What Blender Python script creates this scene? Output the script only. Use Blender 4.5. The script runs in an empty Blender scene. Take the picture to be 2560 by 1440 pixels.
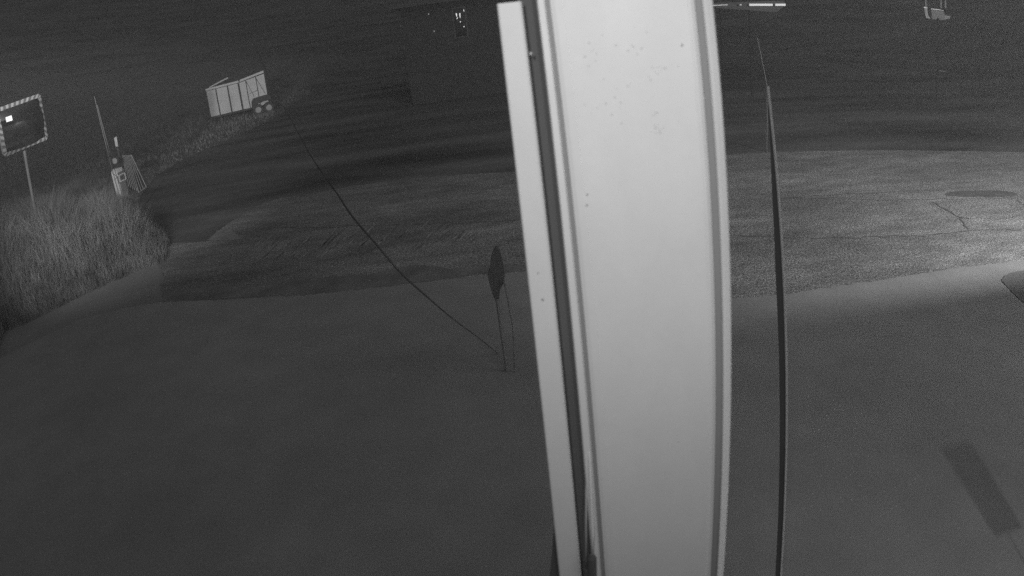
import bpy, bmesh, math, random
import numpy as np
from mathutils import Vector, Matrix
random.seed(7); rng = np.random.default_rng(7)
R = math.radians
S = bpy.context.scene; C = S.collection

# ------------------------------------------------------------------ camera
F = .75; PITCH = R(23); ROLL = R(-6.5); H = 3.5
cr, sr, cp, sp = math.cos(ROLL), math.sin(ROLL), math.cos(PITCH), math.sin(PITCH)
def to_world(x, y, z):
    a, b = x*cr - y*sr, x*sr + y*cr
    return Vector((a, b*sp - z*cp, b*cp + z*sp))
RX, RY, RZ = to_world(1,0,0), to_world(0,1,0), to_world(0,0,1)
cd = bpy.data.cameras.new('security_camera'); cam = bpy.data.objects.new('security_camera', cd); C.objects.link(cam)
M = Matrix((RX, RY, RZ)).transposed().to_4x4(); M.translation = (0, 0, H); cam.matrix_world = M
cd.type = 'PANO'; cd.sensor_width = 36; cd.sensor_height = 20.25; cd.sensor_fit = 'HORIZONTAL'; cd.lens = 24
cd.clip_start = .01; cd.clip_end = 2000
cy = cd
cy.panorama_type = 'FISHEYE_LENS_POLYNOMIAL'; cy.fisheye_fov = math.pi
cy.fisheye_polynomial_k0 = 0; cy.fisheye_polynomial_k1 = -F/18; cy.fisheye_polynomial_k2 = 0
cy.fisheye_polynomial_k3 = 0; cy.fisheye_polynomial_k4 = 0
cd.dof.use_dof = True; cd.dof.focus_distance = 13; cd.dof.aperture_fstop = 5.5
S.camera = cam
def ray(px, py):
    x = (px-1280)/1280; y = -(py-720)/1280; r = math.hypot(x, y)+1e-9; t = r*F
    return to_world(x/r*math.sin(t), y/r*math.sin(t), -math.cos(t))
O = Vector((0, 0, H))
def gp(px, py, z=0): d = ray(px, py); return O + d*((z-H)/d.z)
def at(px, py, dist): d = ray(px, py); return O + d*(dist/math.hypot(d.x, d.y))

HAZE = .006
# ------------------------------------------------------------------ world, lights, exposure
S.view_settings.view_transform = 'Standard'; S.view_settings.look = 'None'
S.view_settings.exposure = 0; S.view_settings.gamma = 1
S.cycles.use_denoising = False; S.cycles.max_bounces = 5; S.cycles.sample_clamp_indirect = .4
w = bpy.data.worlds.new('World'); S.world = w; w.use_nodes = True
nt = w.node_tree; bg = nt.nodes['Background']
sky = nt.nodes.new('ShaderNodeTexSky'); sky.sky_type = 'NISHITA'; sky.sun_disc = False
sky.sun_elevation = R(3); sky.sun_rotation = R(150)
bw = nt.nodes.new('ShaderNodeRGBToBW'); nt.links.new(sky.outputs[0], bw.inputs[0])
nt.links.new(bw.outputs[0], bg.inputs[0]); bg.inputs[1].default_value = .055
def aim(o, target): o.rotation_euler = (Vector(target)-o.location).to_track_quat('-Z', 'Y').to_euler()
def lamp(name, kind, loc, energy, target=None, size=.05, cone=60, blend=.5):
    l = bpy.data.lights.new(name, kind); o = bpy.data.objects.new(name, l); C.objects.link(o)
    o.location = loc; l.energy = energy
    if kind == 'SUN': l.angle = size
    else: l.shadow_soft_size = size
    if kind == 'SPOT': l.spot_size = R(cone); l.spot_blend = blend
    if target: aim(o, target)
    return o
# dim even glow of the overcast night
lamp('moonlight', 'SUN', (0, 0, 26), .34, (-10, 34, 0), size=R(35))
# infrared light of the camera itself
lamp('infrared_light', 'SPOT', (-.10, -.02, H+.16), 19, (1.2, 5, H+.5), size=.02, cone=174, blend=1.)
lamp('infrared_light', 'SPOT', (.08, -.02, H+.16), 10, (1.2, 5, H+.5), size=.02, cone=174, blend=1.)
# flood lamp above the blocker slab on the right, lighting the road
LAMP = Vector((10.5, 1.2, 4.7))
lamp('flood_light', 'SPOT', LAMP, 5600, (11.5, 14, 0), size=.05, cone=134, blend=1.)
# flood lamp on the left, lighting the grass verge
LAMP2 = Vector((-5.0, .6, 4.8))
lamp('verge_light', 'SPOT', LAMP2, 4400, (-9.6, 19, .7), size=.1, cone=35, blend=1.)
lamp('trailer_fill', 'SPOT', (-6.3, 1.0, 4.6), 8000, (-15.6, 42.5, .9), size=.1, cone=13, blend=.7)  # added spot to brighten the trailer, with no lamp behind it
# wall lamp just right of the camera: throws the added board's shadow over the concrete
lamp('wall_light', 'SPOT', (2.45, -2.6, 3.4), 260, (4.3, 4.2, 0), size=.04, cone=66, blend=1.)

# ------------------------------------------------------------------ helpers
def mat(name, col, rough=.9, noise=None, bump=None, metal=0, spec=.2, emit=None, detail=6):
    m = bpy.data.materials.new(name); m.use_nodes = True; n = m.node_tree.nodes; L = m.node_tree.links
    b = n['Principled BSDF']; b.inputs['Base Color'].default_value = (col, col, col, 1)
    b.inputs['Roughness'].default_value = rough; b.inputs['Metallic'].default_value = metal
    b.inputs['Specular IOR Level'].default_value = spec
    tc = n.new('ShaderNodeTexCoord')
    src = None
    for (sc, amt, stretch) in (noise or []):
        mp = n.new('ShaderNodeMapping'); mp.inputs['Scale'].default_value = stretch
        L.new(tc.outputs['Object'], mp.inputs[0])
        t = n.new('ShaderNodeTexNoise'); t.inputs['Scale'].default_value = sc; t.inputs['Detail'].default_value = detail
        L.new(mp.outputs[0], t.inputs[0])
        r = n.new('ShaderNodeMapRange'); r.inputs['From Min'].default_value = .3; r.inputs['From Max'].default_value = .7
        r.inputs['To Min'].default_value = 1-amt; r.inputs['To Max'].default_value = 1+amt
        L.new(t.outputs['Fac'], r.inputs['Value'])
        if src is None: src = r.outputs[0]
        else:
            mu = n.new('ShaderNodeMath'); mu.operation = 'MULTIPLY'; L.new(src, mu.inputs[0]); L.new(r.outputs[0], mu.inputs[1]); src = mu.outputs[0]
    if src is not None:
        mu = n.new('ShaderNodeMath'); mu.operation = 'MULTIPLY'; mu.inputs[1].default_value = col; L.new(src, mu.inputs[0])
        L.new(mu.outputs[0], b.inputs['Base Color'])
    if bump:
        sc, st, dist = bump
        t = n.new('ShaderNodeTexNoise'); t.inputs['Scale'].default_value = sc; t.inputs['Detail'].default_value = 8
        L.new(tc.outputs['Object'], t.inputs[0])
        bp = n.new('ShaderNodeBump'); bp.inputs['Strength'].default_value = st; bp.inputs['Distance'].default_value = dist
        L.new(t.outputs['Fac'], bp.inputs['Height']); L.new(bp.outputs[0], b.inputs['Normal'])
    if emit:
        b.inputs['Emission Color'].default_value = (1, 1, 1, 1); b.inputs['Emission Strength'].default_value = emit
    return m
def link(name, verts, faces, m, parent=None, mats=None, idx=None, smooth=False):
    me = bpy.data.meshes.new(name); me.from_pydata([tuple(v) for v in verts], [], faces)
    for x in ([m] + (mats or [])): me.materials.append(x)
    if idx is not None: me.polygons.foreach_set('material_index', idx)
    if smooth: me.polygons.foreach_set('use_smooth', [True]*len(me.polygons))
    me.update(); o = bpy.data.objects.new(name, me); C.objects.link(o); o.parent = parent
    return o
class MB:
    def __init__(s): s.v = []; s.f = []; s.i = []
    def add(s, vs, fs, mi=0):
        k = len(s.v); s.v += [Vector(v) for v in vs]; s.f += [tuple(k+a for a in f) for f in fs]; s.i += [mi]*len(fs); return s
    def box(s, lo, hi, T=None, mi=0):
        x0, y0, z0 = lo; x1, y1, z1 = hi
        vs = [Vector(p) for p in ((x0,y0,z0),(x1,y0,z0),(x1,y1,z0),(x0,y1,z0),(x0,y0,z1),(x1,y0,z1),(x1,y1,z1),(x0,y1,z1))]
        if T: vs = [T @ v for v in vs]
        return s.add(vs, [(0,3,2,1),(4,5,6,7),(0,1,5,4),(1,2,6,5),(2,3,7,6),(3,0,4,7)], mi)
    def tube(s, pts, r, n=8, mi=0, closed=False):
        pts = [Vector(p) for p in pts]; k = len(pts); rs = r if isinstance(r, (list, tuple)) else [r]*k
        vs = []; 
        for i, p in enumerate(pts):
            a = pts[(i-1) % k] if (i or closed) else p; b = pts[(i+1) % k] if (i < k-1 or closed) else p
            d = (b-a).normalized(); u = d.cross(Vector((.13, .31, .94))).normalized(); w_ = d.cross(u)
            vs += [p + (u*math.cos(t*2*math.pi/n) + w_*math.sin(t*2*math.pi/n))*rs[i] for t in range(n)]
        fs = [(i*n+t, i*n+(t+1) % n, ((i+1) % k)*n+(t+1) % n, ((i+1) % k)*n+t) for i in range(k if closed else k-1) for t in range(n)]
        if not closed: fs += [tuple(reversed(range(n))), tuple((k-1)*n+t for t in range(n))]
        return s.add(vs, fs, mi)
    def prism(s, poly, z0, z1, mi=0):                    # vertical prism from a plan outline
        n = len(poly); vs = [(p[0], p[1], z0) for p in poly] + [(p[0], p[1], z1) for p in poly]
        fs = [(i, (i+1) % n, n+(i+1) % n, n+i) for i in range(n)] + [tuple(reversed(range(n))), tuple(range(n, 2*n))]
        return s.add(vs, fs, mi)
    def build(s, name, m, parent=None, mats=None, smooth=False, bevel=0):
        o = link(name, s.v, s.f, m, parent, mats, s.i if mats else None, smooth)
        if parent is not None and parent.type == 'EMPTY':
            pass
        if bevel:
            b = o.modifiers.new('bevel', 'BEVEL'); b.width = bevel; b.segments = 2; b.limit_method = 'ANGLE'
        return o
def tag(o, label=None, cat=None, group=None, kind=None):
    for k, v in (('label', label), ('category', cat), ('group', group), ('kind', kind)):
        if v: o[k] = v
    return o
def empty(name, loc, label, cat, group=None, rz=0):
    o = bpy.data.objects.new(name, None); C.objects.link(o); o.location = loc; o.rotation_euler.z = rz
    o.empty_display_size = .1
    return tag(o, label, cat, group)
def zrot(a): return Matrix.Rotation(a, 4, 'Z')

# ------------------------------------------------------------------ materials
G = {}
G['far'] = mat('far_asphalt', .135, noise=[(.22, .65, (.6, 2.2, 1)), (2.2, .10, (.5, 1.2, 1)), (45, .12, (1, 1, 1))], spec=.1)
G['road'] = mat('rough_asphalt', .25, noise=[(.45, .3, (.7, 1.6, 1)), (2.6, .22, (.6, 1.5, 1)), (26, .5, (1, 1, 1)), (70, .45, (1, 1, 1))], bump=(60, .9, .02), spec=.15)
G['patch'] = mat('patched_asphalt', .13, noise=[(3, .15, (1, 1, 1)), (60, .2, (1, 1, 1))], spec=.1)
G['conc'] = mat('smooth_concrete', .315, noise=[(.35, .13, (1, 1, 1)), (2.2, .07, (1, 1, 1)), (90, .1, (1, 1, 1))], spec=.1)
G['soil'] = mat('bank_soil', .17, noise=[(.8, .25, (1, 1, 1)), (9, .3, (1, 1, 1))], bump=(12, .6, .05))
G['grass'] = mat('dry_grass', .215, noise=[(.7, .45, (1, 1, 1)), (3, .4, (1, 1, 1))])
G['leaf'] = mat('dark_foliage', .20, noise=[(.8, .3, (1, 1, 1))])
G['bark'] = mat('bark', .14, noise=[(4, .3, (1, 1, .3))])
G['paint'] = mat('white_painted_steel', .72, rough=.75, noise=[(1.4, .035, (1, 1, 1)), (14, .03, (1, 1, .5)), (70, .012, (1, 1, 1))], spec=.12)
G['speck'] = mat('grime_speck', .36, rough=.9)
G['recess'] = mat('recess_dark_steel', .13, noise=[(8, .12, (1, 1, .3))])
G['dull'] = mat('dull_dark_steel', .23)
G['black'] = mat('black_rubber', .10, rough=.8)
G['darksteel'] = mat('dark_painted_steel', .12, rough=.85, noise=[(6, .1, (1, 1, .3))], spec=.1)
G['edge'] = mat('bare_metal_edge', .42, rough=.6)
G['white'] = mat('weathered_white_sheet', .78, noise=[(1.2, .07, (1, 1, 1)), (10, .05, (1, 1, .4))])
G['grey'] = mat('grey_steel', .3, rough=.7, noise=[(5, .15, (1, 1, 1))])
G['frame'] = mat('galvanised_steel', .4, rough=.6, noise=[(20, .1, (1, 1, 1))])
G['glow'] = mat('lit_lamp_face', .8, emit=4)
G['tube'] = mat('glow_strip', .8, emit=.42)  # emissive material of the bright canopy strips, which may not be tubes
G['glint'] = mat('glint_glow', .8, emit=.75)
G['wall'] = mat('rendered_wall', .068, noise=[(2, .1, (1, 1, 1))])

# ------------------------------------------------------------------ ground
def hill(x, y):
    r = math.hypot(x, y); return .16*max(0, r-50) + .16*max(0, r-85)
xs = [-300,-220,-160,-120,-95,-80,-70,-60,-50,-40,-30,-20,-10,0,10,20,30,40,50,60,70,80,95,120,160,220,300]
ys = [-40,-20,-10,0,10,20,30,40,45,50,55,60,65,70,80,90,100,120,140,160,200,250,320]
vs = [(x, y, hill(x, y)) for y in ys for x in xs]; nx = len(xs)
fs = [(j*nx+i, j*nx+i+1, (j+1)*nx+i+1, (j+1)*nx+i) for j in range(len(ys)-1) for i in range(nx-1)]
tag(link('ground', vs, fs, G['far'], smooth=True), kind='structure')
def sheet(name, pix, z, m, extra=(), jag=.02):
    g = [gp(*p) for p in pix]; pts = []
    for a, b in zip(g, g[1:]):
        k = max(1, int((b-a).length/.07)); k = min(k, 60)
        for t in range(k): q = a.lerp(b, t/k); pts.append((q.x+random.gauss(0, jag), q.y+random.gauss(0, jag)))
    pts.append((g[-1].x, g[-1].y)); pts += list(extra)
    bm = bmesh.new(); f = bm.faces.new([bm.verts.new((x, y, z)) for x, y in pts]); bmesh.ops.triangulate(bm, faces=[f])
    me = bpy.data.meshes.new(name); bm.to_mesh(me); bm.free(); me.materials.append(m)
    if me.polygons[0].normal.z < 0: me.flip_normals()
    o = bpy.data.objects.new(name, me); C.objects.link(o); return tag(o, kind='structure')
apron = [(200,800),(330,768),(400,757),(560,750),(750,741),(870,730),(1000,714),(1150,696),(1320,680),(1500,676),(1640,700),(1845,748),(1970,736),(2090,718),(2200,702),(2300,686),(2400,670),(2480,661),(2560,650)]
road_top = [(352,790),(300,700),(410,610),(520,604),(560,565),(600,541),(640,516),(700,496),(780,484),(870,467),(1000,450),(1150,437),(1290,430),(1500,410),(1700,392),(1840,385),(1950,380),(2100,377),(2250,376),(2400,378),(2560,381)]
sheet('road', road_top, .004, G['road'], extra=[(40, 12.8), (40, 7.5), (12, 6.6), (7, 6.6), (3.3, 6), (0, 7.5), (-5, 8)])
sheet('concrete_apron', apron, .008, G['conc'], jag=.008, extra=[(14, 7.35), (40, 7.6), (40, -12), (-30, -12), (-30, 4), (-9, 6.6)])
sheet('dirt_strip', [(380,752),(380,728),(440,727),(520,716),(600,718),(690,702),(760,700),(840,690),(930,688),(985,668),(1060,664),(1130,672),(1220,662),(1320,664),(1500,665),(1500,673),(1320,677),(1150,693),(1000,711),(870,727),(750,738),(560,747),(385,756)], .0065, mat('damp_dirt', .2, noise=[(2, .25, (1, 1, 1)), (30, .25, (1, 1, 1))]))
sheet('smooth_patch', [(402,752),(407,735),(398,715),(411,700),(405,680),(396,668),(380,640),(330,650),(200,700),(60,780),(-60,830),(-60,1010),(60,900),(200,815),(330,775)], .0072, mat('smooth_worn_paving', .26, noise=[(.8, .12, (1, 1, 1)), (60, .1, (1, 1, 1))]), jag=.012)
# darker seal and patches on the road
sheet('road_patch', [(2355,487),(2375,480),(2420,477),(2480,477),(2525,480),(2548,486),(2530,492),(2480,494),(2410,493),(2370,491)], .009, G['patch'])
wedge = [(520,600),(545,577),(575,572),(598,592),(607,598),(570,602)]
sheet('worn_patch', wedge, .010, mat('worn_asphalt', .27, noise=[(4, .2, (1, 1, 1)), (50, .2, (1, 1, 1))]))
# raked tyre scuffs on the asphalt
mb = MB()
for k in range(70):
    px = random.uniform(620, 1180); py = 655 - (px-600)*.085 + random.uniform(-40, 18)
    ln = random.uniform(18, 60); a = R(random.uniform(36, 50))
    p = gp(px, py); q = gp(px+ln*math.cos(a), py-ln*math.sin(a)); wd = random.uniform(.012, .03)
    d = (q-p).normalized(); nrm = Vector((-d.y, d.x, 0))*wd; p.z = q.z = .0085; mid = (p+q)/2 + nrm*random.uniform(-1, 1)
    mb.add([p, mid-nrm*.7, q, mid+nrm*.7], [(0, 1, 2, 3)], k % 2)
tag(mb.build('tyre_marks', mat('scuff_light', .42), mats=[mat('scuff_dark', .15)]), kind='structure')
# cracks on the right part of the road
mb = MB()
def crack(pts, wd):
    g = [gp(*p) for p in pts]; L_, R_ = [], []; out = []
    for a, b in zip(g, g[1:]):
        for t in range(8): out.append(a.lerp(b, t/8))
    out.append(g[-1])
    out = [Vector((p.x+random.uniform(-.03, .03), p.y+random.uniform(-.05, .05), .0088)) for p in out]
    for i, p in enumerate(out):
        d = (out[min(i+1, len(out)-1)]-out[max(i-1, 0)]).normalized(); n = Vector((-d.y, d.x, 0))*wd*random.uniform(.4, 1.3)
        L_.append(p+n); R_.append(p-n)
    n = len(out); mb.add(L_+R_, [(i, n+i, n+i+1, i+1) for i in range(n-1)])
crack([(1850,590),(2000,596),(2150,594),(2300,590),(2430,578),(2560,574)], .018)
crack([(2330,505),(2400,545),(2420,575)], .02); crack([(2400,545),(2500,548),(2560,540)], .012)
crack([(1960,497),(2150,484),(2360,476)], .014); crack([(1960,497),(2200,500),(2400,498),(2540,497)], .010)
crack([(2540,500),(2560,515)], .02)
crack([(700,572),(900,566),(1100,560),(1290,552)], .012)
tag(mb.build('road_cracks', mat('crack_dark', .13)), kind='structure')
# loose grit on the concrete
mb = MB()
for k in range(420):
    t = random.gauss(.5, .28); px = 2010 + t*190 + random.gauss(0, 55); py = 950 + t*300 + random.gauss(0, 60)
    if px < 1990 or py > 1430: continue
    p = gp(px, py, .008); s_ = random.uniform(.003, .008)
    mb.add([p+Vector((s_*math.cos(a)*random.uniform(.6, 1.2), s_*math.sin(a), 0)) for a in (0, 1.6, 3.1, 4.7)] + [p+Vector((0, 0, s_*.8))], [(0,1,4),(1,2,4),(2,3,4),(3,0,4)])
tag(mb.build('loose_grit', mat('pale_grit', .5)), 'loose pale grit scattered on the smooth concrete', kind='stuff')
# thin dark slab at the right frame edge, standing in for a shadow
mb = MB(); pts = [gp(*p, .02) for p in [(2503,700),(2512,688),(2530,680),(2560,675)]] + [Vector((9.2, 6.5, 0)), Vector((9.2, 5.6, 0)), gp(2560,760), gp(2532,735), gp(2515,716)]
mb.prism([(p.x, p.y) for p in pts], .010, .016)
tag(mb.build('shadow_patch', mat('shadow_patch_dark', .17)), 'thin dark slab standing in for a shadow on the lit concrete strip at the right edge', 'shadow')

# ------------------------------------------------------------------ grass bank
edge = [(-60,1000),(0,832),(60,810),(100,790),(200,740),(330,682),(400,655),(412,610),(385,585),(345,548),(335,505),(385,440),(450,402),(560,352),(640,318),(700,290),(722,262)]
EP = [gp(*p) for p in edge]; poly = [(p.x, p.y) for p in EP] + [(-12, 62), (-75, 80), (-75, 2), (-9, 5)]
PA = np.array(poly); PB = np.roll(PA, -1, 0)
def sdist(x, y):
    p = np.stack([np.ravel(x), np.ravel(y)], 1)[:, None, :]; ab = PB-PA
    t = np.clip(((p-PA)*ab).sum(2)/((ab**2).sum(1)), 0, 1); d = np.linalg.norm(p-(PA+t[..., None]*ab), axis=2).min(1)
    px, py = p[:, 0, 0], p[:, 0, 1]; ins = np.zeros(len(px), bool)
    for (x0, y0), (x1, y1) in zip(PA, PB):
        c = ((y0 > py) != (y1 > py)); 
        if y0 != y1: ins ^= c & (px < (x1-x0)*(py-y0)/(y1-y0)+x0)
    return np.where(ins, d, -d)
def bank(x, y):
    d = sdist(x, y); x = np.ravel(x); y = np.ravel(y)
    return np.where(d > 0, np.interp(np.hypot(x, y), [17, 30], [1.0, .12])*(1-np.exp(-d/1.6)) + .05*np.sin(x*2.1)*np.sin(y*1.7)*np.clip(d, 0, 1), -.05+.3*np.clip(d, -.4, 0)) + np.maximum(0, np.hypot(x, y)-50)*.16 + np.maximum(0, np.hypot(x, y)-85)*.16
gx = np.arange(-75, -3, .45); gy = np.arange(3, 80, .45); X, Y = np.meshgrid(gx, gy)
Z = bank(X, Y); nx = len(gx)
dd = sdist(X, Y)
vs = np.stack([X.ravel(), Y.ravel(), Z], 1)
fs = [(j*nx+i, j*nx+i+1, (j+1)*nx+i+1, (j+1)*nx+i) for j in range(len(gy)-1) for i in range(nx-1) if dd[j*nx+i] > -.7]
tag(link('grass_bank', vs.tolist(), fs, G['soil'], smooth=True), kind='structure')
def bz(x, y): return float(bank(np.array([x]), np.array([y]))[0])
# blades
def blades(n, x0, x1, y0, y1, hmin, hmax, wd, dmax=99):
    x = rng.uniform(x0, x1, n); y = rng.uniform(y0, y1, n); d = sdist(x, y); k = (d > -.12) & (d < dmax)
    az = np.degrees(np.arctan2(x, y)); k &= (az > -56)
    x, y, d = x[k], y[k], d[k]; z = np.maximum(bank(x, y)-.02, -.01); n = len(x)
    clump = .55+.45*np.sin(x*1.9+1.3*np.sin(y*1.1))*np.sin(y*2.3+x*.7)
    h = rng.uniform(hmin, hmax, n)*(.45+.75*np.clip(clump, 0, 1))*np.clip(.4+d*.75, .2, 1); a = rng.uniform(0, 6.28, n); l = rng.uniform(.1, .65, n)*h
    b = rng.uniform(0, 6.28, n); w_ = wd*rng.uniform(.6, 1.4, n)
    wx, wy = np.cos(b)*w_, np.sin(b)*w_
    p = np.stack([x, y, z], 1); W = np.stack([wx, wy, 0*wx], 1); D = np.stack([np.cos(a)*l, np.sin(a)*l, h], 1); Dm = D*[.35, .35, .6]
    V = np.stack([p-W, p+W, p+Dm-W*.6, p+Dm+W*.6, p+D], 1).reshape(-1, 3)
    return V
V = np.concatenate([blades(52000, -12.0, -6.4, 7.5, 13.2, .4, 1.1, .0032, 9), blades(14000, -12.6, -9, 13.5, 17, .2, .55, .0045, 9), blades(290000, -22, -4, 5, 24, .10, .38, .0034, 9), blades(60000, -40, -6, 20, 60, .08, .28, .02)])
nb = len(V)//5; i5 = np.arange(nb)*5
quads = np.stack([i5, i5+1, i5+3, i5+2], 1); tris = np.stack([i5+2, i5+3, i5+4], 1)
me = bpy.data.meshes.new('tall_grass'); me.vertices.add(len(V)); me.vertices.foreach_set('co', V.ravel())
loops = np.concatenate([quads.ravel(), tris.ravel()]); me.loops.add(len(loops)); me.loops.foreach_set('vertex_index', loops)
me.polygons.add(nb*2); me.polygons.foreach_set('loop_start', np.concatenate([np.arange(nb)*4, nb*4+np.arange(nb)*3]))
me.update(calc_edges=True); me.materials.append(G['grass'])
o = bpy.data.objects.new('tall_grass', me); C.objects.link(o); tag(o, 'rough tall grass covering the bank on the left', kind='stuff')

# ------------------------------------------------------------------ near column (white steel, close to the camera)
def az(px, py=600): d = ray(px, py); return math.atan2(d.x, d.y)
AC = az(1580); D0 = .9; dv = Vector((math.sin(AC), math.cos(AC), 0)); rv = Vector((math.cos(AC), -math.sin(AC), 0))
def cpnt(px, q): t = math.tan(az(px)-AC)*D0; return dv*(D0+q) + rv*t*(D0+q)/D0
col = empty('steel_column', cpnt(1580, .05), 'broad white steel column standing right in front of the camera', 'column')
base = Vector((col.location.x, col.location.y, 0)); col.location.z = 0
G['groove_shade'] = mat('groove_shade_grey', .27)  # shade of the column grooves, put into the strip colour
A6 = [1322, 1386, 1430, 1455, 1466, 1783, 1800, 1831]
AT = [1252, 1316, 1352, 1381, 1392, 1746, 1764, 1792]; AB = [1394, 1450, 1478, 1506, 1515, 1778, 1793, 1811]
def on_plane(px, py, q): d = ray(px, py); t = (D0+q)/(d.x*dv.x+d.y*dv.y); return O+d*t
def prof(lst, z0, z1, name, m, **k):
    lo, hi = [], []
    for px, q in lst:
        a = on_plane(float(np.interp(px, A6, AT)), 100, q); b = on_plane(float(np.interp(px, A6, AB)), 1400, q)
        for z, o_ in ((z0, lo), (z1, hi)): t = (z-b.z)/(a.z-b.z); p = b.lerp(a, t); p.z = z; o_.append(p-base)
    n = len(lst); return MB().add(lo+hi, [(i, (i+1) % n, n+(i+1) % n, n+i) for i in range(n)] + [tuple(reversed(range(n))), tuple(range(n, 2*n))])
face = [(1431,.004),(1434,.0),(1447,.0),(1450,.004),(1450.5,.012),(1460,.012),(1460.5,.004),(1472,.001),(1490,.0),(1765,.0),(1775,.002),(1783,.006),(1783.5,.014),(1801,.014),(1801.5,.006),(1805,.003),(1815,.007),(1828,.014),(1832,.020),(1832,.035),(1431,.035)]
ZT = 3.86
mb = prof(face, .01, ZT, '', None)
# grime and dead insects stuck on the face (same mesh, second material)
def spot(px, py, r, q=-.0012):
    d = ray(px, py); t = (D0+q)/(d.x*dv.x+d.y*dv.y); p = O+d*t-base
    n = 9; up = Vector((0, 0, 1)); vs = [p + (rv*math.cos(a*6.283/n)*random.uniform(.6, 1.2) + up*math.sin(a*6.283/n)*random.uniform(.8, 1.3))*r for a in range(n)]
    ctr = p - dv*r*.4; mb.add(vs+[ctr], [(i, (i+1) % n, n) for i in range(n)], 1)
for px, py, r in ((1468,486,.0016),(1467,513,.0018),(1705,113,.0017)): spot(px, py, r)
for cx_, cy_, n_, sx_, sy_ in ((1642,325,16,12,8),(1648,174,9,8,5),(1638,285,6,10,6),(1475,132,8,10,30),(1560,120,10,60,30),(1600,240,14,60,40),(1500,250,8,30,60),(1700,1110,4,14,6)):
    for _ in range(n_):
        k_ = len(mb.f); spot(random.gauss(cx_, sx_), random.gauss(cy_, sy_), random.uniform(.0006, .0022), -.0002)
        for t_ in range(k_, len(mb.f)): mb.i[t_] = 2
mb.build('face_panel', G['paint'], col, mats=[G['speck'], mat('faint_smudge', .66)])
for a_, b_ in ((1450.8, 1459.7), (1783.8, 1800.7)):
    prof([(a_,.0085),(b_,.0085),(b_,.0118),(a_,.0118)], .012, ZT-.01, '', None).build('groove_shade_strip', G['groove_shade'], col)
link_strip = [(1322,.03),(1324,.026),(1328,.025),(1378,.025),(1383,.027),(1386,.031),(1386,.04),(1322,.04)]
d = ray(1275, 6); zt = H + d.z/(d.x*dv.x+d.y*dv.y)*(D0+.025)
mb = prof(link_strip, .01, zt, '', None)
for px, py, r in ((1345,683,.0016),(1357,749,.0022)): spot(px, py, r, .0238)
mb.build('flange_strip', G['paint'], col, mats=[G['speck']])
web = [(1376,.075),(1438,.075),(1438,.09),(1376,.09)]
prof(web, .01, ZT, '', None).build('recess_web', G['recess'], col)
# rivet nubs on the edges
for k, (px, py, q) in enumerate(((1327,134,.03),(1394,343,.008))):
    d = ray(px, py); t = (D0+q)/(d.x*dv.x+d.y*dv.y); p = O+d*t-base
    mb = MB(); mb.tube([p-dv*.004, p-dv*.001, p+dv*.006], [.001, .0021, .0021], 10); mb.build('rivet', G['paint'], col)
mb = MB(); cx = base; mb.box((-.24, -.12, 0), (.24, .16, .012), zrot(-AC)); mb.build('base_plate', G['grey'], col)
# cable and gland inside the recess at the bottom
def on_col(px, py, q): d = ray(px, py); t = (D0+q)/(d.x*dv.x+d.y*dv.y); return O+d*t
cab = empty('power_cable', on_col(1478,1440,.0), 'pale cable with black connector running down the column gap at the bottom', 'cable')
b0 = Vector(cab.location)
mb = MB(); pts = [on_col(1471, 1060, .012), on_col(1474,1150,-.002), on_col(1478,1250,-.008), on_col(1482,1330,-.010), on_col(1480,1395,-.010)]
mb.tube([p-b0 for p in pts], [.0012,.0022,.0028,.0032,.0028], 10); mb.build('cord', mat('pale_cord', .8, rough=.35, spec=.5), cab, smooth=True)
mb = MB(); pts = [on_col(1466, 1180, .010), on_col(1465,1300,-.006), on_col(1465,1425,-.010)]
mb.tube([p-b0 for p in pts], .0018, 8); mb.build('cord', mat('grey_cord', .45, rough=.4), cab, smooth=True)
mb = MB(); pts = [on_col(1480,1388,-.012), on_col(1480,1394,-.012), on_col(1480,1450,-.012), on_col(1479,1520,-.012)]
mb.tube([p-b0 for p in pts], [.005,.008,.009,.009], 14); mb.build('connector', G['black'], cab)
mb = MB(); mb.tube([on_col(1466,1424,-.012)-b0, on_col(1466,1450,-.012)-b0], .004, 10); mb.build('cord_grip', G['black'], cab)
# dark bracket foot left of the column at the bottom edge
mb = MB(); q = .10; P = [on_col(x, y, q)-on_col(1385,1440,q) for x, y in ((1384,1325),(1398,1325),(1398,1560),(1368,1560),(1374,1440))]
mb.add(P + [p+dv*.02 for p in P], [(4,3,2,1,0),(5,6,7,8,9)]+[(i,(i+1)%5,5+(i+1)%5,5+i) for i in range(5)])
o = mb.build('bracket_plate', G['recess']); o.location = on_col(1385,1440,q); tag(o, 'dark narrow bracket plate behind the lower left of the white column', 'bracket')

# ------------------------------------------------------------------ slim dark post right of the column
DP = 2.45
def vp(px, py, dist): p = at(px, py, dist); return p
pt = vp(1915, 217, DP); pb_az = [az(1942,600), az(1964,600)]
ptop = H + ray(1914,217).z/math.hypot(ray(1914,217).x, ray(1914,217).y)*DP
a0, a1 = az(1936,600), az(1962,600)
def pol(a, r): return Vector((math.sin(a)*r, math.cos(a)*r, 0))
post = empty('slim_post', pol(a1, DP), 'tall slim dark post with a bright edge right of the white column', 'post')
pb = Vector(post.location)
E1, E2 = at(1930, 320, DP), at(1954, 1400, DP)           # two points on the bright edge
def pline(z, w_): # point on the edge line at height z, moved w_ to the left
    t = (z-E2.z)/(E1.z-E2.z); p = E2.lerp(E1, t); u = Vector((p.y, -p.x, 0)).normalized(); return p - u*w_ - Vector((pb.x, pb.y, 0))
pb.z = 0; post.location = (0, 0, 0); f0 = E2.lerp(E1, (.0-E2.z)/(E1.z-E2.z)); pb = Vector((f0.x, f0.y, 0)); post.location = pb
bk = Vector((f0.x, f0.y, 0)).normalized()*.05
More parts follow.
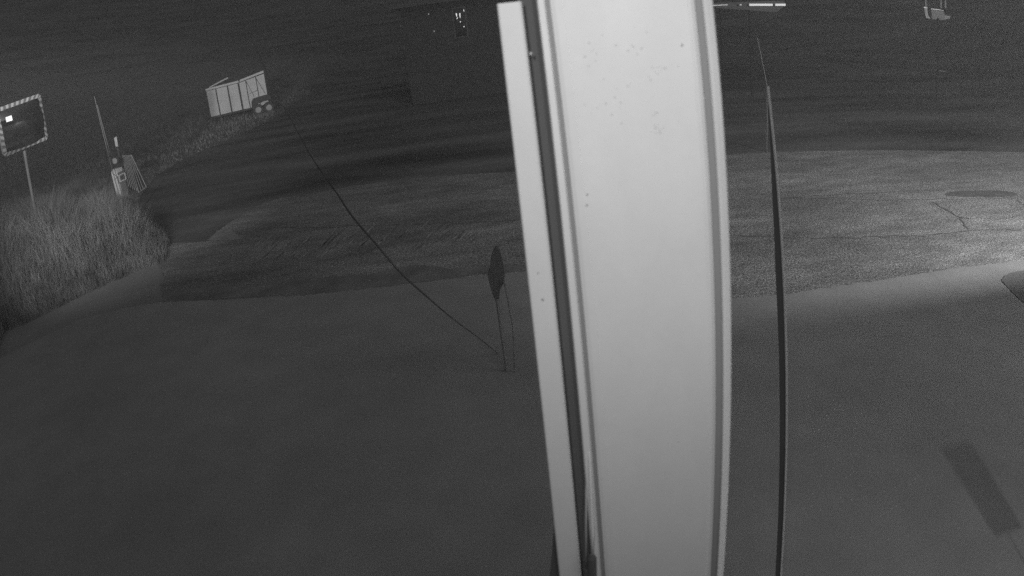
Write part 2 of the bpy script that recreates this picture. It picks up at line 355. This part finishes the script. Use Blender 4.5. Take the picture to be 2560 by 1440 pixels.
zs = [(.008, .026), (ptop-1.2, .029), (ptop-.7, .030), (ptop-.38, .022), (ptop-.02, .004)]
vs = []
for z, w_ in zs: a_, b_ = pline(z, w_), pline(z, .0035); vs += [a_, b_, b_+bk, a_+bk]
mb = MB().add(vs, [(k*4+i, k*4+(i+1)%4, k*4+4+(i+1)%4, k*4+4+i) for k in range(len(zs)-1) for i in range(4)] + [(3,2,1,0), tuple(len(vs)-4+i for i in range(4))])
mb.build('shaft', G['darksteel'], post)
vs = []
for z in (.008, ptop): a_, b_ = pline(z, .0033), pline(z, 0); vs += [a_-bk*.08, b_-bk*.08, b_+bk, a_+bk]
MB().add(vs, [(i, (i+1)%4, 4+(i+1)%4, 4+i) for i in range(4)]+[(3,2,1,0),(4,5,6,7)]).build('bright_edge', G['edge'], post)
# faint rod further back
ra, rb = at(1893, 95, 7), at(1917, 212, 7); dirr = (rb-ra).normalized(); foot = gp(1917, 380); foot.z = 0
ra = at(1893, 95, math.hypot(foot.x, foot.y)); rb = at(1917, 212, math.hypot(foot.x, foot.y))
mb = MB(); mb.tube([Vector((0,0,0)), rb-foot, ra-foot], .012, 8); o = mb.build('thin_rod', mat('rod_grey', .14)); o.location = foot
tag(o, 'thin faint leaning rod behind the slim dark post', 'rod')

# ------------------------------------------------------------------ overhead wire
W = [(1262,900,6.6),(1210,855,6.2),(1130,795,5.7),(1060,735,5.3),(1000,680,5.1),(940,610,5.2),(880,540,5.7),(840,480,6.8),(800,425,9.0),(765,368,12.5),(728,300,17),(700,250,21),(665,175,27),(632,103,33),(610,55,37),(575,-30,42)]
pts = [at(*p) for p in W]
sm = []
for i in range(len(pts)-1):
    p0, p1, p2, p3 = pts[max(i-1, 0)], pts[i], pts[i+1], pts[min(i+2, len(pts)-1)]
    for t in range(6):
        t /= 6; sm.append(.5*((2*p1)+(p2-p0)*t+(2*p0-5*p1+4*p2-p3)*t*t+(3*p1-p0-3*p2+p3)*t**3))
sm.append(pts[-1])
mb = MB(); mb.tube(sm, [float(np.interp(k, [0, 6, 12, 20, 40], [.003, .0045, .006, .0085, .0085])) for k in range(len(sm))], 8); o = mb.build('overhead_wire', mat('wire_black', .09, spec=.1), smooth=True)
tag(o, 'long dark overhead wire sagging diagonally across the road to the hillside', 'wire')

# ------------------------------------------------------------------ narrow sign in the middle, seen nearly edge-on
sb = gp(1268, 930); SD = math.hypot(sb.x, sb.y)
sg = empty('narrow_sign', sb, 'dark narrow pointed sign on a thin post left of the white column', 'sign')
def sl(px, py, q=0): p = at(px, py, SD+q); return p-sb
out = [(1240,615),(1228,640),(1226,665),(1219,690),(1224,712),(1232,738),(1238,752),(1247,750),(1250,722),(1258,712),(1262,690),(1256,650),(1250,625)]
vs = [sl(x, y) for x, y in out]; n = len(vs); back = [v+Vector((0, .03, 0)) for v in vs]
mb = MB().add(vs+back, [tuple(range(n)), tuple(reversed(range(n, 2*n)))]+[(i,(i+1)%n,n+(i+1)%n,n+i) for i in range(n)])
mb.build('board', G['darksteel'], sg)
mb = MB(); mb.tube([sl(1243,748), sl(1250,800), Vector((0, 0, .01))], .018, 8); mb.build('post', G['dull'], sg)
mb = MB(); mb.tube([sl(1260,700,-.03), sl(1270,750,-.03), sl(1282,815,-.03), Vector((.08, -.03, .01))], .008, 8); mb.build('brace', G['dull'], sg)

# ------------------------------------------------------------------ traffic mirror
def Rm(yaw, tilt, lean): return Matrix.Rotation(yaw, 4, 'Z') @ Matrix.Rotation(tilt, 4, 'X') @ Matrix.Rotation(lean, 4, 'Y')
MC = at(52.9, 311.5, 15); MT = Matrix.Translation(MC) @ Rm(1.177, .15, -.044)
foot = at(99, 590, 15.05); foot.z = bz(foot.x, foot.y)
mir = empty('traffic_mirror', foot, 'rectangular convex traffic mirror with striped border on a pole in the grass', 'mirror')
w2, h2, bw_ = .577, .496, .076
def rr(x, z, w_, h_, r=.08, n=6):
    o = []
    for cx, cz, a0_ in ((w_-r, h_-r, 0), (-w_+r, h_-r, 90), (-w_+r, -h_+r, 180), (w_-r, -h_+r, 270)):
        for k in range(n+1): a = R(a0_+90*k/n); o.append((cx+r*math.cos(a), cz+r*math.sin(a)))
    return o
def L2(p): return (MT @ Vector(p)) - foot
RM = 1.22
def dome(x, z): return -(math.sqrt(RM*RM-x*x-z*z)-math.sqrt(RM*RM-(w2-bw_)**2-(h2-bw_)**2))*1.0 - .01
N = 28; vs = []; fs = []
iw, ih = w2-bw_*.9, h2-bw_*.9
for j in range(N+1):
    for i in range(N+1):
        x = (i/N*2-1); z = (j/N*2-1)
        k = 1 if abs(x)**8+abs(z)**8 < 1 else (abs(x)**8+abs(z)**8)**(-1/8)
        x, z = x*k*iw, z*k*ih; vs.append(L2((x, dome(x, z), z)))
fs = [(j*(N+1)+i, j*(N+1)+i+1, (j+1)*(N+1)+i+1, (j+1)*(N+1)+i) for j in range(N) for i in range(N)]
link('mirror_glass', vs, fs, mat('mirror_coating', .42, rough=.03, metal=1, noise=[(5, .1, (1, 1, 1))]), mir, smooth=True)
# striped border: ring of slanted stripes, two materials in one mesh
mb = MB(); outer = rr(0, 0, w2, h2, .07, 8); inner = rr(0, 0, w2-bw_, h2-bw_, .03, 8); n = len(outer)
per = []; 
for i in range(n):
    a, b = Vector(outer[i]), Vector(outer[(i+1) % n]); ai, bi = Vector(inner[i]), Vector(inner[(i+1) % n])
    k = max(1, round((b-a).length/.022))
    for t in range(k): per.append((a.lerp(b, t/k), ai.lerp(bi, t/k)))
m_ = len(per)
for i in range(m_):
    # stripes slant: offset the inner ring by two steps
    o0, o1 = per[i][0], per[(i+1) % m_][0]; i0, i1 = per[(i+2) % m_][1], per[(i+3) % m_][1]
    y = -.045
    vs = [L2((o0.x, y, o0.y)), L2((o1.x, y, o1.y)), L2((i1.x, y-.02, i1.y)), L2((i0.x, y-.02, i0.y))]
    mb.add(vs, [(0, 1, 2, 3)], 1 if (i//3) % 2 else 0)
    vs = [L2((o0.x, y, o0.y)), L2((o1.x, y, o1.y)), L2((o1.x*.97, .06, o1.y*.97)), L2((o0.x*.97, .06, o0.y*.97))]
    mb.add(vs, [(0, 3, 2, 1)], 0)
mb.build('striped_border', mat('border_white', .25, noise=[(14, .2, (1, 1, 1))]), mir, mats=[mat('border_stripe', .09)])
mb = MB(); pts = [p for p in rr(0, 0, w2*.96, h2*.96, .06, 5)]; n = len(pts)
mb.add([L2((x, .06, z)) for x, z in pts], [tuple(range(n))]); mb.build('back_shell', G['grey'], mir)
mb = MB(); mb.tube([Vector((0,0,-.1)), L2((0.02, .12, -.58)), L2((0, .12, .2))], .035, 12); mb.build('pole', mat('mirror_pole', .2, noise=[(3,.1,(1,1,1))]), mir, smooth=True)
mb = MB(); mb.box((-.12,.05,-.03),(.12,.16,.03), Matrix.Translation(-foot) @ MT); mb.build('clamp', G['grey'], mir)

# ------------------------------------------------------------------ cabinet on the verge
CX, CY = -9.877, 15.956; CZ = bz(CX, CY)-.05; CYAW = -.121
# keep the fitted front corner on its sight line whatever the bank's height is
fitp = gp(309, 500, .5); k = (H-CZ-.02)/(H-.5); CX, CY = CX*k, CY*k; CZ = bz(CX, CY)-.03
cb = empty('roadside_cabinet', (CX, CY, CZ), 'upright weathered white cabinet with a bright side and small arrow panel on the verge', 'cabinet', rz=CYAW)
cw, cdp, chh = .235, .36, .86
mb = MB(); mb.add([(-cw,0,.12),(-.05,0,-.02),(0,0,.0),(0,cdp,0),(-cw,cdp,0),(-cw,0,chh-.02),(0,0,chh),(0,cdp*.25,chh+.05),(0,cdp*.8,chh+.05),(0,cdp,chh-.04),(-cw,cdp,chh-.04),(-cw,cdp*.8,chh+.05),(-cw,cdp*.25,chh+.05)],
  [(0,1,2,6,5),(2,3,9,8,7,6),(3,4,10,9),(4,0,5,12,11,10),(5,6,7,12),(7,8,11,12),(8,9,10,11)])
mb.build('body', mat('cabinet_white', .92, noise=[(3,.1,(1,1,1)),(26,.08,(1,1,.6))]), cb)
def band(mb, a, b, wd, y): # flat strip on front face (x,z)
    a, b = Vector((a[0], y, a[1])), Vector((b[0], y, b[1])); d = (b-a).normalized(); n = Vector((-d.z, 0, d.x))*wd
    mb.add([a-n, b-n, b+n, a+n, a-n+Vector((0,.004,0)), b-n+Vector((0,.004,0)), b+n+Vector((0,.004,0)), a+n+Vector((0,.004,0))], [(0,1,2,3),(4,5,1,0),(5,6,2,1),(6,7,3,2),(7,4,0,3)])
mb = MB(); band(mb, (-.19,.83), (-.03,.68), .009, -.006); band(mb, (-.17,.60), (-.03,.68), .009, -.0065); band(mb, (-.015,.70), (-.015,.46), .009, -.007)
mb.build('dark_straps', G['recess'], cb)
MB().box((.0005,.004,.02),(.0035,.356,.80)).build('side_shade', mat('side_shade_grey', .3, noise=[(6,.12,(1,1,1))]), cb)  # shaded right side put into the colour of a slab over the body
# arrow panel on the right-hand side
mb = MB(); fy0, fy1, fz0, fz1 = .02, .36, .50, .72
for lo, hi in (((.004,fy0,fz0),(.02,fy1,fz0+.03)),((.004,fy0,fz1-.03),(.02,fy1,fz1)),((.004,fy0,fz0+.03),(.02,fy0+.035,fz1-.03)),((.004,fy1-.035,fz0+.03),(.02,fy1,fz1-.03))): mb.box(lo, hi)
pn = empty('panel_tmp', (0,0,0), None, None); bpy.data.objects.remove(pn)
fr = mb.build('panel_frame', mat('panel_frame_white', .95), cb)
mb = MB(); mb.box((.004,fy0+.035,fz0+.03),(.008,fy1-.035,fz1-.03)); pl = mb.build('panel_plate', mat('panel_grey', .22), cb)
mb = MB()
for a, b in (((.27,.66),(.12,.60)),((.27,.55),(.12,.60))):
    a = Vector((.010, a[0], a[1])); b = Vector((.010, b[0], b[1])); d = (b-a).normalized(); n = Vector((0, -d.z, d.y))*.012
    mb.add([a-n,b-n,b+n,a+n], [(0,1,2,3)])
mb.build('arrow_mark', G['black'], pl)
# coiled hose / ring hung on top of the cabinet
Tc = Matrix.Translation((CX, CY, CZ)) @ zrot(CYAW)
rc = at(286, 402, math.hypot(CX, CY)-.08)
mb = MB()
for k in range(2):
    mb.tube([(math.cos(a*6.2832/28)*.118*(1+.04*k), -.02-.045*k, math.sin(a*6.2832/28)*.105) for a in range(28)], .026, 10, closed=True)
o = mb.build('hose_ring', mat('hose_rubber', .07, rough=.6), smooth=True); o.location = rc; o.rotation_euler.z = R(32)
tag(o, 'dark coiled hose ring hanging on the top of the white cabinet', 'hose')
mb = MB(); mb.tube([(0, -.075, 0), (.0, -.04, 0)], .085, 20); o2 = mb.build('hub_plate', mat('hub_grey', .42), o)
# white plate on a stem above the cabinet
pc = at(289, 354, math.hypot(CX, CY)+.25); sbz = bz(pc.x, pc.y)
wp = empty('marker_post', (pc.x+.03, pc.y, sbz), 'small pale plate on a dark stem above the white cabinet', 'marker')
o_ = Vector(wp.location)
mb = MB(); v = [at(x, y, math.hypot(CX, CY)+.25)-o_ for x, y in ((285,345),(291,341),(295,366),(290,367),(288,362))]; n = len(v)
mb.add(v+[a+Vector((.0,.02,0)) for a in v], [tuple(range(n)), tuple(reversed(range(n,2*n)))]+[(i,(i+1)%n,n+(i+1)%n,n+i) for i in range(n)])
mb.build('plate', G['white'], wp)
mb = MB(); mb.tube([Vector((0,0,0)), at(292,366,math.hypot(CX,CY)+.25)-o_], .02, 8); mb.build('stem', G['black'], wp)
# wire rack leaning against the cabinet
D1 = math.hypot(CX, CY)+.1
c = [at(*p) for p in ((306,388,D1+.5),(328,387,D1+.9),(366,468,D1+.75),(347,481,D1+.35),(322,466,D1+.25))]
rk0 = Vector((c[3].x, c[3].y, bz(c[3].x, c[3].y)))
rk = empty('wire_rack', rk0, 'leaning wire grid rack with pale rim right of the white cabinet', 'rack')
c = [p-rk0 for p in c]
mb = MB(); mb.tube([c[1], c[1].lerp(c[2], .9), c[2], c[3], c[3]+(c[0]-c[3])*.12], .012, 8); mb.build('rim', mat('rack_rim', .5), rk)
mb = MB()
for k in range(8):
    t = k/8; a = c[0].lerp(c[1], t); b = c[4].lerp(c[3], min(1, t*1.6)) if t < .62 else c[3].lerp(c[2], (t-.62)/.38*.9)
    mb.tube([a, a.lerp(b, .5)+Vector((0, 0, .02)), b], .009, 6)
mb.build('grid', mat('rack_wire', .42), rk)
# two tall thin stakes
for k, (t_, b_, lab) in enumerate((((236,241),(274,398),'taller outer thin stake of the pair left of the white cabinet'), ((243,262),(269,360),'shorter inner thin stake of the pair left of the white cabinet'))):
    a = at(*t_, 17.5+.2*k); b = at(*b_, 17.5+.2*k); d = (b-a).normalized(); ft = a+d*((a.z-bz(b.x, b.y))/-d.z)
    mb = MB(); mb.tube([Vector((0,0,-.1)), a-ft], .009, 8); o = mb.build('garden_stake', mat('stake_grey', .14)); o.location = ft; tag(o, lab, 'stake', 'thin stakes in the grass')

# ------------------------------------------------------------------ trailer
TX, TY, TYAW, TL, ZB = -15.07, 35.23, .42, 3.28, .50
tr = empty('farm_trailer', (TX, TY, .0), 'high-sided pale panelled trailer with dark tandem wheels parked on the grass', 'trailer', rz=TYAW)
wall = G['white']; dk = mat('trailer_dark_post', .11); KX = 1.83
def zt(x): return 1.93 + .05*min(x, KX)/KX + max(0, x-KX)*.15
def slab(name, pts, y0, y1, m, par=tr):
    n = len(pts); return MB().add([(x,y0,z) for x,z in pts]+[(x,y1,z) for x,z in pts], [tuple(range(n)), tuple(reversed(range(n,2*n)))]+[(i,n+i,n+(i+1)%n,(i+1)%n) for i in range(n)]).build(name, m, par)
slab('side_panel', [(0,ZB),(TL,ZB),(TL,zt(TL)),(KX,zt(KX)),(0,zt(0))], 0, .04, wall)
slab('side_panel', [(0,ZB),(TL,ZB),(TL,zt(TL)),(KX,zt(KX)),(0,zt(0))], 1.66, 1.7, wall)
MB().box((.0,.04,ZB),(.04,1.66,zt(0))).build('end_panel', wall, tr)
MB().box((TL-.04,.04,ZB),(TL,1.66,zt(TL)-.05)).build('end_panel', wall, tr)
slab('top_rail', [(-.03,zt(0)+.03),(KX,zt(KX)+.03),(KX,zt(KX)+.14),(-.03,zt(0)+.13)], -.05, .06, wall)
slab('top_rail', [(KX+.07,zt(KX)+.05),(TL,zt(TL)+.06),(TL,zt(TL)+.18),(KX+.07,zt(KX)+.16)], -.05, .06, wall)
MB().add([(.2,.5,zt(0)+.12),(1.35,.9,zt(0)+.40),(1.35,.9,zt(0)+.48),(.2,.5,zt(0)+.18),(.2,.56,zt(0)+.12),(1.35,.96,zt(0)+.40),(1.35,.96,zt(0)+.48),(.2,.56,zt(0)+.18)], [(0,1,2,3),(7,6,5,4),(3,2,6,7),(1,5,6,2),(0,4,5,1),(0,3,7,4)]).build('tarp_bar', wall, tr)
slab('rail_gap', [(0,zt(0)+.001),(KX,zt(KX)+.001),(TL,zt(TL)+.001),(TL,zt(TL)+.058),(KX+.07,zt(KX)+.048),(0,zt(0)+.028)], -.02, .03, dk)
for x, hw in ((.52,.030), (1.18,.034), (1.80,.045), (2.22,.018), (2.80,.018)):
    MB().box((x-hw,-.05,ZB-.02),(x+hw,-.002,zt(x)-.005)).build('side_post', dk, tr)
for a, b in (((2.25,zt(2.2)-.05),(2.55,1.05)),((2.82,zt(2.8)-.1),(3.18,1.1)),((2.32,1.28),(2.8,1.38))):
    mb = MB(); mb.tube([(a[0],-.03,a[1]),(b[0],-.03,b[1])], .010, 6); mb.build('brace', dk, tr)
mb = MB(); mb.box((.1,.1,.38),(TL-.1,.25,ZB-.002)); mb.build('chassis_beam', G['black'], tr)
mb = MB(); mb.box((.1,1.4,.38),(TL-.1,1.55,ZB-.002)); mb.build('chassis_beam', G['black'], tr)
slab('mudguard', [(2.30,.42),(2.34,.80),(2.46,.98),(3.25,1.04),(3.40,.9),(3.42,.75),(2.95,.72),(2.60,.66),(2.48,.42)], -.32, -.055, G['black'])
M_rim = mat('rim_pale', .5)
def wheel(x, y):
    mb = MB(); seg = 26; R0, Rr, wd = .31, .17, .22
    ring = ((Rr,-.02),(R0-.04,-.03),(R0,.03),(R0,wd-.03),(R0-.04,wd),(Rr,wd))
    vs = [(x+math.cos(a*6.2832/seg)*r_, y+yy, R0+math.sin(a*6.2832/seg)*r_) for r_, yy in ring for a in range(seg)]
    mb.add(vs, [(k*seg+a, k*seg+(a+1)%seg, (k+1)*seg+(a+1)%seg, (k+1)*seg+a) for k in range(5) for a in range(seg)])
    wh = mb.build('wheel', G['black'], tr)
    mb = MB(); mb.tube([(x,y-.02,R0),(x,y+.01,R0),(x,y+.05,R0)], [.15,.185,.17], 22); mb.build('rim', M_rim, wh)
wheel(2.62, -.28); wheel(3.22, -.28); wheel(2.62, 1.75); wheel(3.22, 1.75)
# dark stub post in front of the trailer
q = gp(541, 288); mb = MB(); mb.tube([(0,0,0),(-.12,.0,.55)], .03, 8); o = mb.build('stub_post', G['black']); o.location = q; tag(o, 'short dark stub post at the left end of the pale trailer', 'post')

# ------------------------------------------------------------------ canopy with glowing strips far away, top right
def far_box(name, pa, pbx, dist, hgt, m, depth=.2, parent=None, org=None):
    a, b = at(*pa, dist), at(*pbx, dist); d = (b-a); n = Vector((0, 1, 0))*depth; up = Vector((0, 0, hgt/2)); org = org or Vector((0,0,0))
    vs = [a-up, b-up, b+up, a+up]; vs = vs+[v+n for v in vs]; vs = [v-org for v in vs]
    mb = MB().add(vs, [(0,1,2,3),(5,4,7,6),(4,0,3,7),(1,5,6,2),(3,2,6,7),(4,5,1,0)]); return mb.build(name, m, parent)
DC = 24; c0 = at(1875, 30, DC); cz0 = 0
sh = empty('strip_canopy', (c0.x, c0.y, 0), 'low flat canopy with glowing white strips along its front edge', 'canopy')
og = Vector((c0.x, c0.y, 0))
far_box('glow_strip', (1874,12), (1932,12), DC, .075, G['tube'], .05, sh, og)
far_box('glow_strip', (1939,12), (1964,12), DC-.02, .075, G['tube'], .05, sh, og)
far_box('glow_strip', (1776,14), (1819,12), DC+.02, .035, mat('dim_strip', .8, emit=.12), .05, sh, og)
far_box('glow_strip', (1850,12), (1854,12), DC, .05, mat('dim_dot', .8, emit=.15), .05, sh, og)
a = at(1776,20,DC+.1); b = at(1966,18,DC+.1)
mb = MB(); T = []
for p in ((1776,8),(1955,2),(1965,9),(1950,24),(1940,31),(1790,20)): T.append(at(*p, DC+.25)-og)
n = len(T); mb.add(T+[v+Vector((.3,1.6,0)) for v in T], [tuple(reversed(range(n))), tuple(range(n,2*n))]+[(i,n+i,n+(i+1)%n,(i+1)%n) for i in range(n)]); mb.build('fascia', mat('canopy_grey', .14), sh)
for x in (1800, 1872):
    t = at(x, 22, DC+.8)-og; mb = MB(); mb.tube([(t.x,t.y,.0),(t.x,t.y,t.z)], .03, 8); mb.build('pillar', mat('canopy_pillar', .045), sh)
# far house left of the column, with glints put in as glowing faces
DH = 30; hb = at(1130, 90, DH); hb.z = 0
hs = empty('dark_house', hb, 'dark low house left of the column with glowing glints on its front', 'house')
a = at(1005, 60, DH)-hb; b = at(1330, 60, DH)-hb; a.z = b.z = 0; hx = (b-a).normalized(); wid = (b-a).length; hy = Vector((-hx.y, hx.x, 0)); Th = Matrix.Translation(a) @ Matrix((hx, hy, Vector((0,0,1)))).transposed().to_4x4()
HT = at(1130, 4, DH).z
mb = MB().box((0,0,0),(wid,5,HT), Th); mb.build('wall', G['wall'], hs)
mb = MB().box((-.4,-.5,HT),(wid+.4,5.4,HT+.15), Th); mb.box((.2,.3,HT+.15),(wid-.2,5,HT+.6), Th); mb.build('roof', mat('house_roof', .1), hs)
def onwall(px, py, y=-.03):
    d = ray(px, py); p = Th.inverted() @ (O-hb); dd_ = Th.inverted().to_3x3() @ d; t = (y-p.y)/dd_.y; return p+dd_*t
c1, c2 = onwall(1128, 20), onwall(1172, 92)
mb = MB(); x0, x1, z0, z1 = c1.x, c2.x, c2.z, c1.z
for lo, hi in (((x0,-.03,z0),(x1,0,z0+.05)),((x0,-.03,z1-.05),(x1,0,z1)),((x0,-.03,z0+.05),(x0+.05,0,z1-.05)),((x1-.05,-.03,z0+.05),(x1,0,z1-.05))): mb.box(lo, hi, Th)
wf = mb.build('window', mat('window_frame', .14), hs)
mb = MB().box((x0+.05,-.012,z0+.05),(x1-.05,-.004,z1-.05), Th); mb.build('pane', mat('dark_glass', .03, rough=.15, spec=.5), wf)
sl_ = MB()  # window glints put in as glow, nothing lit behind them
for pix in (((1139,33),(1142,33),(1143,41),(1141,42)),((1148,33),(1151,33),(1151,46),(1149,42)),((1141,47),(1144,43),(1145,45),(1142,48)),((1150,53),(1152,53),(1152,56),(1150,56)),((1158,24),(1160,24),(1161,29),(1159,28)),((1159,65),(1161,65),(1161,68),(1159,68))):
    P_ = [Th @ onwall(x, y, -.02) for x, y in pix]; MB().add(P_, [(3,2,1,0)]).build('window_glint', G['glint'], wf)
M_dg = mat('dim_glint_glow', .8, emit=.2)  # faint glints on the wall given glow, no lamps there
for pix in (((1084,77),(1087,77),(1087,79),(1084,79)),((1070,33),(1073,35),(1073,37),(1070,36)),((1116,0),(1119,0),(1120,6),(1117,4))):
    MB().add([Th @ onwall(x, y, -.02) for x, y in pix], [(3,2,1,0)]).build('dim_glint', M_dg, hs)
# pale barrier stand, top right
DB = 26; bb = at(2345, 50, DB); bz0 = bb.z
bs = empty('barrier_stand', (bb.x, bb.y, 0), 'pale stand with bright top edge and splayed feet at the top right', 'stand')
og = Vector((bb.x, bb.y, 0)); pale = mat('stand_pale', .3); 
def poly_at(pix, name, m, dep=.08):
    T = [at(x, y, DB)-og for x, y in pix]; n = len(T)
    MB().add(T+[v+Vector((.05,dep,0)) for v in T], [tuple(reversed(range(n))), tuple(range(n,2*n))]+[(i,n+i,n+(i+1)%n,(i+1)%n) for i in range(n)]).build(name, m, bs)
poly_at([(2309,17),(2318,19),(2319,21),(2311,20)], 'bright_edge', mat('edge_glow', .8, emit=.3))  # brightness of the edges put in as glow, no lamp in them
poly_at([(2328,21),(2345,23),(2359,26),(2359,27),(2345,25),(2328,23)], 'bright_edge', mat('edge_glow_thin', .8, emit=.2))
poly_at([(2311,21),(2318,22),(2320,36),(2326,47),(2316,45),(2313,35)], 'foot', mat('stand_foot', .5))
poly_at([(2328,24),(2359,28),(2362,38),(2364,50),(2330,48)], 'apron_board', pale)
poly_at([(2359,28),(2362,38),(2376,40),(2374,46),(2360,50),(2357,40)], 'foot', mat('stand_foot_dim', .38))
for x in (2312, 2350, 2361): poly_at([(x,-30),(x+4,-30),(x+5,20),(x+1,20)], 'upright', pale)
mb = MB(); mb.tube([(0,0,0),(0,0,at(2345,45,DB).z)], .05, 8); mb.build('leg', mat('stand_leg', .04), bs)
# small pale stick lying on the road far right
a, b = gp(2336,176), gp(2366,180); mb = MB(); mb.tube([Vector((0,0,.02)), b-a+Vector((0,0,.02))], .02, 6); o = mb.build('loose_stick', mat('stick_pale', .7)); o.location = a; tag(o, 'thin pale stick lying on the far ground at the right', 'stick')

# ------------------------------------------------------------------ things outside the frame that cast the light and shade
# unseen slab, added so its edge cuts the flood lamp's light on the concrete
mb = MB().box((7.4,-6,ZT+.002),(24,2.02,ZT+.12)); o = mb.build('light_blocker', mat('blocker_sheet', .4)); tag(o, 'unseen flat slab right of the camera, added to cut the flood light', 'canopy')
mb = MB().box((-14,-6.3,0),(26,-6,5)); tag(mb.build('building_wall', G['wall']), 'plain wall of the building behind the camera', 'wall')
# flood lamp head, face oversized so its glow fills the mirror
def head(loc, target, name, label, w_, h_):
    e = empty(name, loc, label, 'lamp'); q = (Vector(target)-Vector(loc)).to_track_quat('-Z', 'Y'); T = q.to_matrix().to_4x4()
    MB().box((-w_,-h_,.08),(w_,h_,.25), T).build('housing', G['darksteel'], e)
    MB().box((-w_*.94,-h_*.94,.06),(w_*.94,h_*.94,.078), T).build('lens', G['glow'], e)
    MB().tube([T @ Vector((0,0,.2)), T @ Vector((0,0,.2)) + Vector((0,-.05,-loc[2]+ZT+.1))], .03, 8).build('bracket', G['darksteel'], e)
head(LAMP, MC, 'flood_lamp', 'lit flood lamp with oversized face above the blocker slab on the right', 2.8, 2.0)
# unseen board, added to cast the shadow on the lower right concrete
nb_ = empty('shadow_board', (3.07, .9, 0), 'unseen narrow grey board on a thin pole, added to cast the lower right shadow', 'sign')
MB().box((-.09,-.02,1.16),(.09,.02,1.53)).build('board', G['grey'], nb_)
MB().tube([(0, .04, .008), (0, .04, 1.45)], .005, 8).build('pole', G['grey'], nb_)  # pole of the added board

# haze volume, added to lay a pale veil over the dark tones
mb = MB().box((-310,-41,-1.5),(310,325,60)); hz = mb.build('added_haze', None); hz.data.materials.clear()
m = bpy.data.materials.new('haze_veil'); m.use_nodes = True; n = m.node_tree.nodes; n.remove(n['Principled BSDF'])
v = n.new('ShaderNodeVolumePrincipled'); v.inputs['Color'].default_value = (.9, .9, .9, 1); v.inputs['Density'].default_value = HAZE
m.node_tree.links.new(v.outputs[0], n['Material Output'].inputs['Volume']); hz.data.materials.append(m); tag(hz, kind='stuff')
